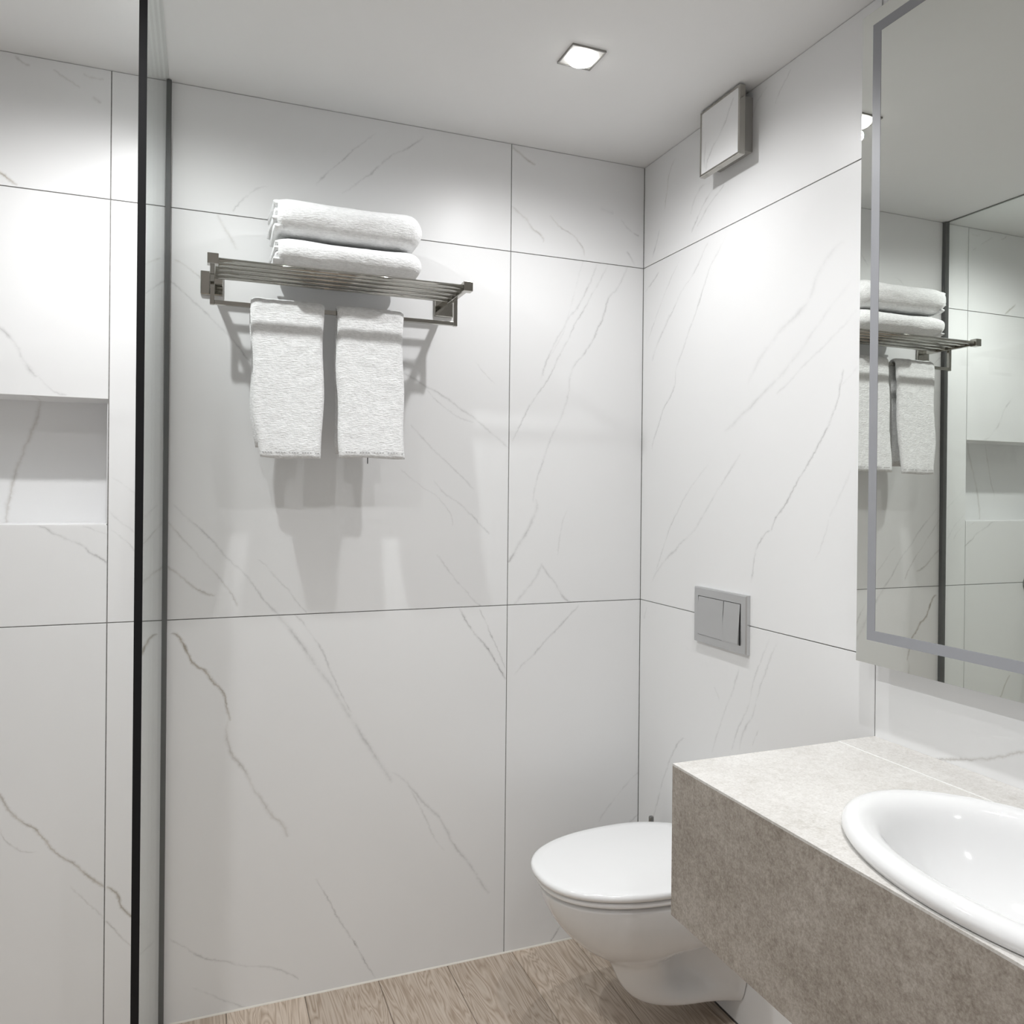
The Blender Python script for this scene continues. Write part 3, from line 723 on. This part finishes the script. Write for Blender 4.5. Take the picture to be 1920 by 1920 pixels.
# ------------------------------------------------------------------ flush plate
py0, py1, pz0, pz1, PX = -0.298, -0.5165, 0.914, 1.0585, -0.012
fp = thing('flush_plate', 'satin grey dual flush plate on the wall above the toilet', 'flush plate', (0.0, (py0 + py1) / 2, pz0))
bm = bmesh.new()
iy, iz0, iz1 = 0.020, 0.020, 0.022
prof = [(0, 0, 0, -0.0002), (0, 0, 0, PX + 0.003), (0.003, 0.003, 0.003, PX), (iy, iz0, iz1, PX - 0.0005), (iy, iz0, iz1, PX + 0.007)]
loft(bm, [[(x, py0 - a, pz0 + b_), (x, py0 - a, pz1 - c), (x, py1 + a, pz1 - c), (x, py1 + a, pz0 + b_)] for a, b_, c, x in prof], cap0=False, cap1=True)
mesh('surround', bm, M_SATIN, fp)
by0, by1 = py0 - iy - 0.001, py1 + iy + 0.001
bz0, bz1 = pz0 + iz0 + 0.001, pz1 - iz1 - 0.0015
split = by0 + (by1 - by0) * 0.615
def button(ya, yb, proud):
    bm = bmesh.new()
    zk = bz1 - (bz1 - bz0) * 0.32
    # profile in x over z: hinged at the top, creased at a third, foot standing proud
    pr = [(bz1, PX - 0.0002), (zk, PX - 0.0022), (bz0 + 0.004, PX - 0.0035 - proud), (bz0, PX - 0.002 - proud)]
    front = [(x, z) for z, x in pr]
    back = [(PX + 0.006, bz0), (PX + 0.006, bz1)]
    ring = front + back
    loft(bm, [[(x, y, z) for x, z in ring] for y in (ya, yb)])
    return mesh('flush_button', bm, M_SATIN, fp, bevel=0.0004, seg=1)
button(by0, split + 0.0008, 0.0)
button(split - 0.0012, by1 + 0.0025, 0.0035)
boxobj('button_gap_shade', PX + 0.0035, PX + 0.0055, by1, by0, bz0, bz1 + 0.001, M_SHADE, fp)  # dark sheet paints the shade in the gaps around the buttons
place(fp)

# ------------------------------------------------------------------ mirror
MXP = -0.0438
my0, my1, mz0, mz1 = -0.8946, -1.96, 0.9804, 2.2326
mi = thing('wall_mirror', 'large rectangular wall mirror with frosted light band above the vanity', 'mirror', (0.0, (my0 + my1) / 2, mz0))
boxobj('mirror_glass', MXP, MXP + 0.005, my1, my0, mz0, mz1, M_MIRROR, mi)
boxobj('backbox', MXP + 0.005, -0.0002, my1 + 0.05, my0 - 0.05, mz0 + 0.05, mz1 - 0.05, M_WHITEPL, mi)
a, w = 0.0265, 0.0195
bm = bmesh.new()
prof = [(a, MXP), (a, MXP - 0.0005), (a + w, MXP - 0.0005), (a + w, MXP)]
loft(bm, [[(x, my0 - i, mz0 + 0.045 - 0.0265 + i), (x, my0 - i, mz1 - i), (x, my1 + i, mz1 - i), (x, my1 + i, mz0 + 0.045 - 0.0265 + i)] for i, x in prof], cap0=False, cap1=False)
mesh('frosted_band', bm, M_FROST, mi)
place(mi)
nest(mi, 'frosted_band', 'mirror_glass')

# ------------------------------------------------------------------ vanity
VX, VY, VZ, VB, VE = -0.464, -0.900, 0.828, 0.562, -1.95
SEAM = -0.0915
SC, SA, SB = (-0.276, -1.443), 0.283, 0.186
va = thing('vanity_unit', 'wall-hung taupe stone vanity with worktop toned as if lit, beside the toilet', 'vanity', (VX / 2, (VY + VE) / 2, VB))
# worktop with an oval opening
rect = (VX, SEAM - 0.001, VE, VY)
angs = sorted([2 * math.pi * k / 72 for k in range(72)] + [math.atan2(yy - SC[1], xx - SC[0]) % (2 * math.pi) for xx in rect[:2] for yy in rect[2:]])
def rectpt(t):
    c, s = math.cos(t), math.sin(t)
    k = 1e9
    if abs(c) > 1e-9: k = min(k, ((rect[1] if c > 0 else rect[0]) - SC[0]) / c)
    if abs(s) > 1e-9: k = min(k, ((rect[3] if s > 0 else rect[2]) - SC[1]) / s)
    return (SC[0] + c * k, SC[1] + s * k)
def ellpt(t, d=0.0):
    # same polar angle on the ellipse
    c, s = math.cos(t), math.sin(t)
    A_, B_ = SB - d, SA - d
    r = 1.0 / math.sqrt((c / A_) ** 2 + (s / B_) ** 2)
    return (SC[0] + c * r, SC[1] + s * r)
bm = bmesh.new()
TT = 0.004
ringsW = [[(*ellpt(t, 0.02), VZ - TT) for t in angs], [(*ellpt(t, 0.02), VZ) for t in angs], [(*rectpt(t), VZ) for t in angs], [(*rectpt(t), VZ - TT) for t in angs]]
vr = loft(bm, ringsW + [ringsW[0]], cap0=False, cap1=False)
bmesh.ops.remove_doubles(bm, verts=list(bm.verts), dist=1e-6)
mesh('worktop', bm, M_TOP_LIT, va)
boxobj('back_ledge', SEAM + 0.0016, -0.0002, VE, VY, VZ - TT, VZ + 0.0012, M_TOP_LIT, va, bevel=0.0006, seg=1)
boxobj('joint_bead', SEAM - 0.001, SEAM + 0.0012, VE, VY, VZ - 0.012, VZ + 0.0009, simple('joint_white', (0.9, 0.9, 0.88), 0.4), va)
boxobj('front_panel', VX, VX + 0.018, VE, VY, VB, VZ - TT - 0.0002, M_STONE, va)
boxobj('end_panel', VX + 0.018, -0.0002, VY - 0.018, VY, VB, VZ - TT - 0.0002, M_STONE, va)
boxobj('end_panel', VX + 0.018, -0.0002, VE, VE + 0.018, VB, VZ - TT - 0.0002, M_STONE, va)
boxobj('bottom_panel', VX + 0.018, -0.0002, VE + 0.018, VY - 0.018, VB + 0.01, VB + 0.028, M_STONE, va)
place(va)
nest(va, 'joint_bead', 'back_ledge')

# ------------------------------------------------------------------ basin
ba = thing('wash_basin', 'oval white ceramic drop-in basin in the vanity worktop', 'basin', (SC[0], SC[1], VZ))
prof = [(0.012, VZ + 0.0003), (0.002, VZ + 0.002), (-0.001, VZ + 0.009), (0.001, VZ + 0.016), (0.007, VZ + 0.0215), (0.016, VZ + 0.0238), (0.026, VZ + 0.0228), (0.036, VZ + 0.018),
        (0.044, VZ + 0.008), (0.050, VZ - 0.006), (0.058, VZ - 0.026), (0.070, VZ - 0.050), (0.087, VZ - 0.073), (0.110, VZ - 0.092), (0.135, VZ - 0.103), (0.160, VZ - 0.108)]
def ell(d, n=96):
    A_, B_ = SB - d, SA - d
    k = min(1.0, max(0.0, d / 0.16))
    return [(SC[0] + (A_ if A_ > 0.024 else 0.024) * math.cos(t), SC[1] + (B_ * (1 - k * k * .6) if True else B_) * math.sin(t)) for t in [2 * math.pi * i / n for i in range(n)]]
bm = bmesh.new()
loft(bm, [[(x, y, z) for x, y in ell(d)] for d, z in prof], cap0=False, cap1=True)
bo = mesh('bowl', bm, M_CERAMIC, ba, smooth=True)
bm = bmesh.new()
dz = VZ - 0.1078
loft(bm, [[(SC[0] + r * math.cos(t), SC[1] + r * math.sin(t), z) for t in [2 * math.pi * i / 32 for i in range(32)]] for r, z in ((0.0235, dz), (0.0235, dz + 0.002), (0.019, dz + 0.004), (0.008, dz + 0.0045))])
mesh('drain', bm, M_CHROME, ba, smooth=True)
place(ba)
nest(ba, 'drain', 'bowl')

# ------------------------------------------------------------------ toilet
TY = -0.407
wc = thing('wall_hung_toilet', 'white wall-hung toilet with closed lid beside the vanity', 'toilet', (0.0, TY, 0.055))
def egg(tip, w, rear, n=56, p=2.25, flare=0.0, fw=0.10, narrow=0.0, pocket=0.0):
    """outline in plan: straight towards the wall, rounded at the tip"""
    L = min(0.30, abs(tip - rear) * 0.86)
    xc = tip + L
    pts = []
    m = 16
    def W(x):
        k = max(0.0, 1 - abs(x) / fw)
        q = max(0.0, (x - xc) / max(1e-6, rear - xc))
        return w * (1 - narrow * q ** 2.2) * (1 - pocket * math.exp(-((x + 0.125) / 0.068) ** 2)) + flare * k * k
    for i in range(m):
        x = rear + (xc - rear) * i / m
        pts.append((x, TY + W(x)))
    for i in range(n + 1):
        t = math.pi * i / n
        c, s = math.cos(t), math.sin(t)
        x = xc - L * (abs(s) ** (2 / p))
        y = W(x) * (abs(c) ** (2 / p)) * (1 if c >= 0 else -1)
        pts.append((x, TY + y))
    for i in range(m - 1, -1, -1):
        x = rear + (xc - rear) * i / m
        pts.append((x, TY - W(x)))
    return pts
rings = [  # z, tip, half width, flare at the wall
    (0.056, -0.165, 0.048, 0.020), (0.059, -0.198, 0.058, 0.026), (0.069, -0.236, 0.067, 0.030), (0.089, -0.264, 0.073, 0.034), (0.110, -0.281, 0.076, 0.038), (0.128, -0.291, 0.078, 0.042),
    (0.150, -0.301, 0.080, 0.048), (0.170, -0.311, 0.084, 0.052), (0.185, -0.322, 0.091, 0.054), (0.200, -0.345, 0.106, 0.050), (0.220, -0.376, 0.126, 0.040), (0.245, -0.408, 0.143, 0.028),
    (0.275, -0.438, 0.157, 0.016), (0.305, -0.461, 0.1670, 0.008), (0.335, -0.478, 0.1735, 0.003), (0.365, -0.489, 0.1770, 0.0), (0.380, -0.493, 0.1785, 0.0), (0.386, -0.491, 0.1765, 0.0)]
bm = bmesh.new()
loft(bm, [[(x, y, z) for x, y in egg(tip, w, -0.0003, flare=fl, pocket=0.78 * max(0.0, min(1.0, (z - 0.082) / 0.04)) * max(0.0, min(1.0, (0.240 - z) / 0.035)))] for z, tip, w, fl in rings])
bowl = mesh('bowl', bm, M_CERAMIC, wc, smooth=True)
sm = bowl.modifiers.new('soft', 'SUBSURF'); sm.levels = 1; sm.render_levels = 1
def slab(name, z0, z1, tip, w, rear, dome, mat, r=0.006):
    bm = bmesh.new()
    rr = []
    for (d, z) in ((r, z0), (r * .3, z0 + r * .3), (0, z0 + r), (0, z1 - r), (r * .3, z1 - r * .3), (r, z1)):
        rr.append([(x, y, z) for x, y in egg(tip + d, w - d, rear - d, p=2.3, narrow=0.25)])
    for k in (0.9, 0.75, 0.55, 0.3, 0.08):
        cx = (tip + rear) / 2
        rr.append([(cx + (x - cx) * k, TY + (y - TY) * k, z1 + dome * (1 - k * k)) for x, y in egg(tip + r, w - r, rear - r, p=2.3, narrow=0.25)])
    loft(bm, rr)
    return mesh(name, bm, mat, wc, smooth=True)
slab('seat', 0.3885, 0.4015, -0.500, 0.1825, -0.058, 0.0, M_SEATPL, 0.004)
slab('lid', 0.4035, 0.4215, -0.508, 0.1865, -0.052, 0.005, M_SEATPL, 0.007)
for s in (-1, 1):
    bm = bmesh.new(); cyl(bm, (TY + s * 0.075, 0.402), 0.010, -0.058, -0.040, axis='x')
    mesh('hinge', bm, M_CHROME, wc, smooth=False)
place(wc)
nest(wc, 'hinge', 'lid')

# toilet brush in the corner behind the toilet: only the tip of its handle shows
br = thing('toilet_brush', 'chrome toilet brush handle standing behind the toilet lid', 'toilet brush', (-0.046, -0.150, 0.0))
bm = bmesh.new(); loft(bm, [[(-0.046 + r * math.cos(t), -0.150 + r * math.sin(t), z) for t in [2 * math.pi * i / 28 for i in range(28)]] for r, z in ((0.036, 0.001), (0.038, 0.004), (0.038, 0.20), (0.034, 0.205), (0.012, 0.207))])
mesh('holder', bm, M_CHROME, br)
bm = bmesh.new(); loft(bm, [[(-0.046 + r * math.cos(t), -0.150 + r * math.sin(t), z) for t in [2 * math.pi * i / 18 for i in range(18)]] for r, z in ((0.0072, 0.205), (0.0072, 0.388), (0.006, 0.391))])
mesh('handle', bm, M_DARKMETAL, br)
place(br)

# ------------------------------------------------------------------ towel rack
RXA, RXB, RZ, RD = -1.2200, -0.6280, 1.8125, 0.210
RBY, RBZ = -0.112, 1.740
tr = thing('towel_rack', 'chrome wall towel rack with bar shelf and towel rail', 'towel rack', (-0.92, 0.0, RZ))
for x in (RXA, RXB):
    boxobj('wall_plate', x - 0.026, x + 0.026, -0.010, -0.0002, RZ - 0.032, RZ + 0.026, M_CHROME, tr, bevel=0.002)
    boxobj('bracket', x - 0.006, x + 0.006, -RD, -0.010, RZ - 0.008, RZ + 0.008, M_CHROME, tr, bevel=0.001)
    boxobj('end_block', x - 0.0118, x + 0.0118, -RD - 0.013, -RD + 0.010, RZ - 0.0118, RZ + 0.0118, M_CHROME, tr, bevel=0.001)
    boxobj('drop_rod', x - 0.005, x + 0.005, RBY - 0.005, RBY + 0.005, RBZ - 0.006, RZ - 0.008, M_CHROME, tr, bevel=0.0007)
for k in range(5):
    y = -RD + 0.038 * k
    bm = bmesh.new()
    cyl(bm, (y, RZ + (0.002 if k else 0.0)), 0.0058, RXA + 0.006, RXB - 0.006, n=16, axis='x')
    o_ = mesh('shelf_bar', bm, M_CHROME, tr)
    o_.data.polygons.foreach_set('use_smooth', [len(p.vertices) == 4 for p in o_.data.polygons])
boxobj('towel_bar', RXA + 0.005, RXB - 0.005, RBY - 0.005, RBY + 0.005, RBZ - 0.005, RBZ + 0.005, M_CHROME, tr, bevel=0.0007)
place(tr)

# ------------------------------------------------------------------ hanging hand towels
def hand_towel(label, xt0, xt1, xb0, xb1, zf, zb, seed, back_shift=0.0):
    t = thing('hand_towel', label, 'hand towel', ((xt0 + xt1) / 2, RBY, RBZ), 'white hand towels on the rail')
    th = 0.013
    rr = 0.0074 + th / 2
    path = []                                     # centre line, back hem -> over the bar -> front hem
    nb, na, nf = 16, 12, 40
    for i in range(nb):
        path.append((RBY + rr, zb + (RBZ - zb) * i / nb, -1))
    for i in range(na + 1):
        a_ = math.pi * i / na
        path.append((RBY + rr * math.cos(a_), RBZ + rr * math.sin(a_), 0))
    for i in range(1, nf + 1):
        path.append((RBY - rr, RBZ - (RBZ - zf) * i / nf, 1))
    NXS = 30
    rings = []
    for k, (y, z, side) in enumerate(path):
        a_ = path[max(0, k - 1)]; b_ = path[min(len(path) - 1, k + 1)]
        d = Vector((b_[0] - a_[0], b_[1] - a_[1])).normalized()
        nrm = Vector((-d.y, d.x))                 # points away from the bar on the front side
        if nrm.x * (y - RBY) + nrm.y * (z - RBZ) * (1 if side == 0 else 0) < 0:
            nrm = -nrm
        f = min(1.0, max(0.0, (RBZ - z) / (RBZ - zf)))
        fe = max(0.0, (f - 0.7) / 0.3) ** 1.5
        x0 = xt0 + (xb0 - xt0) * (0.35 * f + 0.65 * fe) + (back_shift if side < 0 else 0.0) * f
        x1 = xt1 + (xb1 - xt1) * (0.35 * f + 0.65 * fe)
        x0 += 0.0022 * math.sin(z * 31 + seed); x1 += 0.0022 * math.sin(z * 27 + seed * 2)
        ring = []
        hem = 1.0
        if side > 0 and f > 0.955: hem = 0.80
        if side > 0 and f > 0.985: hem = 0.92
        if k in (0, len(path) - 1): hem = 0.6
        for sgn in (1, -1):
            rng = range(NXS + 1) if sgn > 0 else range(NXS, -1, -1)
            for i in rng:
                u = i / NXS
                x = x0 + (x1 - x0) * u
                edge = max(0.0, abs(2 * u - 1) - 0.86) / 0.14
                tk = th * (1 - 0.72 * edge * edge) * hem
                wv = 0.0028 * f * math.sin(u * 6.5 + seed * 1.3) + 0.0008 * f * math.sin(u * 13 + z * 16 + seed)
                nz = 0.0016 * noise.noise(Vector((x * 55, z * 55, seed * 7 + sgn)))
                off = sgn * tk / 2 + sgn * nz
                yy = y + nrm.x * off - (0.020 * f * f if side > 0 else 0.0) - (abs(wv) * 0.9 + wv * 0.4 if side > 0 else 0.0) + (0.006 * f if side < 0 else 0.0)
                ring.append((x, yy, z + nrm.y * off + (0.0016 * math.sin(u * 7 + seed) if k == len(path) - 1 else 0)))
        rings.append(ring)
    bm = bmesh.new()
    loft(bm, rings)
    mesh('cloth', bm, M_TERRY, t, smooth=True)
    # stitched hem line across the front
    bm = bmesh.new()
    n = 22
    f = 0.962
    z = RBZ - (RBZ - zf) * f
    for i in range(n):
        u0 = (i + 0.25) / n; u1 = (i + 0.72) / n
        if (i * 7 + seed) % 5 == 0: continue
        xa = xb0 + 0.004 + (xb1 - xb0 - 0.008) * u0; xb_ = xb0 + 0.004 + (xb1 - xb0 - 0.008) * u1
        u = (u0 + u1) / 2
        wv = 0.0028 * f * math.sin(u * 6.5 + seed * 1.3) + 0.0008 * f * math.sin(u * 13 + z * 16 + seed)
        yf = RBY - rr - 0.020 * f * f - th * 0.40 - (abs(wv) * 0.9 + wv * 0.4) - 0.0012
        box(bm, xa, xb_, yf - 0.0006, yf + 0.003, z - 0.0008, z + 0.0008)
    mesh('hem_stitching', bm, simple('stitch_grey', (0.55, 0.55, 0.56), 0.9), t)
    if seed == 5:
        bm = bmesh.new()
        box(bm, xb0 + 0.066, xb0 + 0.0678, RBY - rr - 0.024, RBY - rr - 0.022, zf - 0.014, zf + 0.003)
        mesh('loose_thread', bm, M_BLACK, t)
    place(t)
    nest(t, 'hem_stitching', 'cloth')
    nest(t, 'loose_thread', 'cloth')
hand_towel('white terry hand towel on the rail, left one, nearer the glass screen', -1.134, -0.9655, -1.113, -0.972, 1.379, 1.405, 2, -0.004)
hand_towel('white terry hand towel on the rail, right one, nearer the toilet wall', -0.935, -0.7690, -0.927, -0.7665, 1.384, 1.395, 5)

# ------------------------------------------------------------------ folded bath towels on the shelf
def bath_towel(label, x0, x1, y0, y1, z0, z1, seed):
    t = thing('bath_towel', label, 'bath towel', ((x0 + x1) / 2, (y0 + y1) / 2, z0), 'folded bath towels on the rack shelf')
    bm = bmesh.new()
    cy, cz, hy, hz = (y0 + y1) / 2, (z0 + z1) / 2, (y1 - y0) / 2, (z1 - z0) / 2
    NR, NA = 46, 64
    rings = []
    R_ = 0.055
    for i in range(NR + 1):
        u = i / NR
        u = 1 - (1 - u) ** 1.6 if u > 0.0 else 0.0
        x = x0 + (x1 - x0) * u
        # rounded fold at the right end
        k = 1.0
        if x > x1 - R_:
            q = (x - (x1 - R_)) / R_
            k = math.sqrt(max(0.0, 1 - min(1, q) ** 3.2))
        kl = 1.0 - 0.22 * max(0.0, 1 - (x - x0) / 0.045) ** 2.5
        ring = []
        for j in range(NA):
            a_ = 2 * math.pi * j / NA
            c, s = math.cos(a_), math.sin(a_)
            p = 3.2
            yy = hy * (0.66 + 0.34 * k) * (abs(c) ** (2 / p)) * (1 if c >= 0 else -1)
            zz = hz * (abs(s) ** (2 / 2.6)) * (1 if s >= 0 else -1)
            zz *= max(0.04, k) * kl
            zz += (-hz * 0.12) * (1 - k)          # the fold end droops a little
            n_ = noise.noise(Vector((x * 14, (yy + zz * 2) * 14, seed * 5.3))) * 0.0035 + noise.noise(Vector((x * 60, yy * 60 + zz * 60, seed))) * 0.0012
            sag = 0.0
            if s > 0: sag = -0.004 * math.sin(math.pi * u)
            ring.append((x + n_ * 0.4, cy + yy + (n_ if c < 0 else 0), max(z0 + 0.0004, cz + zz + n_ * 0.8 + sag)))
        rings.append(ring)
    loft(bm, rings, cap0=True, cap1=True)
    # free edges of the folded layers showing at the left end
    nl = 4
    for l in range(nl):
        zc_ = z0 + 0.006 + (z1 - z0 - 0.021) * (l + 0.5) / nl
        ht = (z1 - z0) / nl * 0.42
        ext = (0.007, 0.012, 0.005, 0.010)[(l + seed) % 4]
        rr = []
        for (xx, sc) in ((x0 + 0.012, 1.0), (x0 - ext * 0.5, 1.0), (x0 - ext * 0.9, 0.75), (x0 - ext, 0.35)):
            r_ = []
            for j in range(40):
                a_ = 2 * math.pi * j / 40
                c, s = math.cos(a_), math.sin(a_)
                yy = (hy - 0.010) * (abs(c) ** (2 / 5)) * (1 if c >= 0 else -1)
                zz = ht * sc * (abs(s) ** (2 / 2.5)) * (1 if s >= 0 else -1)
                w_ = 0.0035 * noise.noise(Vector((yy * 30, l * 3.3, seed * 2.1)))
                r_.append((xx + 1.6 * w_, cy + yy, max(z0 + 0.0004, zc_ + zz + w_)))
            rr.append(r_)
        loft(bm, rr)
    o_ = mesh('cloth', bm, M_TERRY, t, smooth=True)
    place(t)
ZS = RZ + 0.0083
bath_towel('folded white bath towel, lower of the two on the rack shelf', -1.080, -0.738, -0.212, -0.030, ZS, ZS + 0.073, 1)
bath_towel('folded white bath towel, upper of the two on the rack shelf', -1.082, -0.738, -0.214, -0.028, ZS + 0.0735, ZS + 0.166, 4)

# ------------------------------------------------------------------ shower mixer, seen only in the mirror
sx, sz = -1.790, 0.978
mx = thing('shower_mixer', 'round chrome shower valve with hose on the tiled shower wall', 'shower valve', (sx, 0.0, sz))
bm = bmesh.new()
loft(bm, [[(sx + r * math.cos(t), y, sz + r * math.sin(t)) for t in [2 * math.pi * i / 36 for i in range(36)]] for r, y in ((0.042, -0.0003), (0.042, -0.008), (0.038, -0.011), (0.026, -0.012), (0.026, -0.045), (0.023, -0.050))])
mesh('valve_body', bm, M_DARKMETAL, mx)
boxobj('lever', sx - 0.005, sx + 0.005, -0.062, -0.050, sz - 0.005, sz + 0.075, M_CHROME, mx, bevel=0.002)
cu = bpy.data.curves.new('hose', 'CURVE'); cu.dimensions = '3D'; cu.bevel_depth = 0.0075; cu.bevel_resolution = 3
sp = cu.splines.new('BEZIER'); hp = [(-1.80, -0.02, 0.93), (-1.735, -0.05, 0.58), (-1.73, -0.055, 0.40), (-1.80, -0.06, 0.30), (-1.87, -0.06, 0.6), (-1.90, -0.05, 1.6)]
sp.bezier_points.add(len(hp) - 1)
for p_, c_ in zip(sp.bezier_points, hp):
    p_.co = c_; p_.handle_left_type = p_.handle_right_type = 'AUTO'
ho = bpy.data.objects.new('hose', cu); C.objects.link(ho)
bpy.context.view_layer.update()
hm = bpy.data.meshes.new_from_object(ho.evaluated_get(bpy.context.evaluated_depsgraph_get()))
bpy.data.objects.remove(ho, do_unlink=True)
hm.name = 'hose'
link('hose', hm, mx, M_DARKMETAL)
bm = bmesh.new(); cyl(bm, (-1.90, 1.62), 0.022, -0.075, -0.0003, axis='y')
mesh('hand_shower_holder', bm, M_CHROME, mx)
place(mx)
nest(mx, 'lever', 'valve_body')
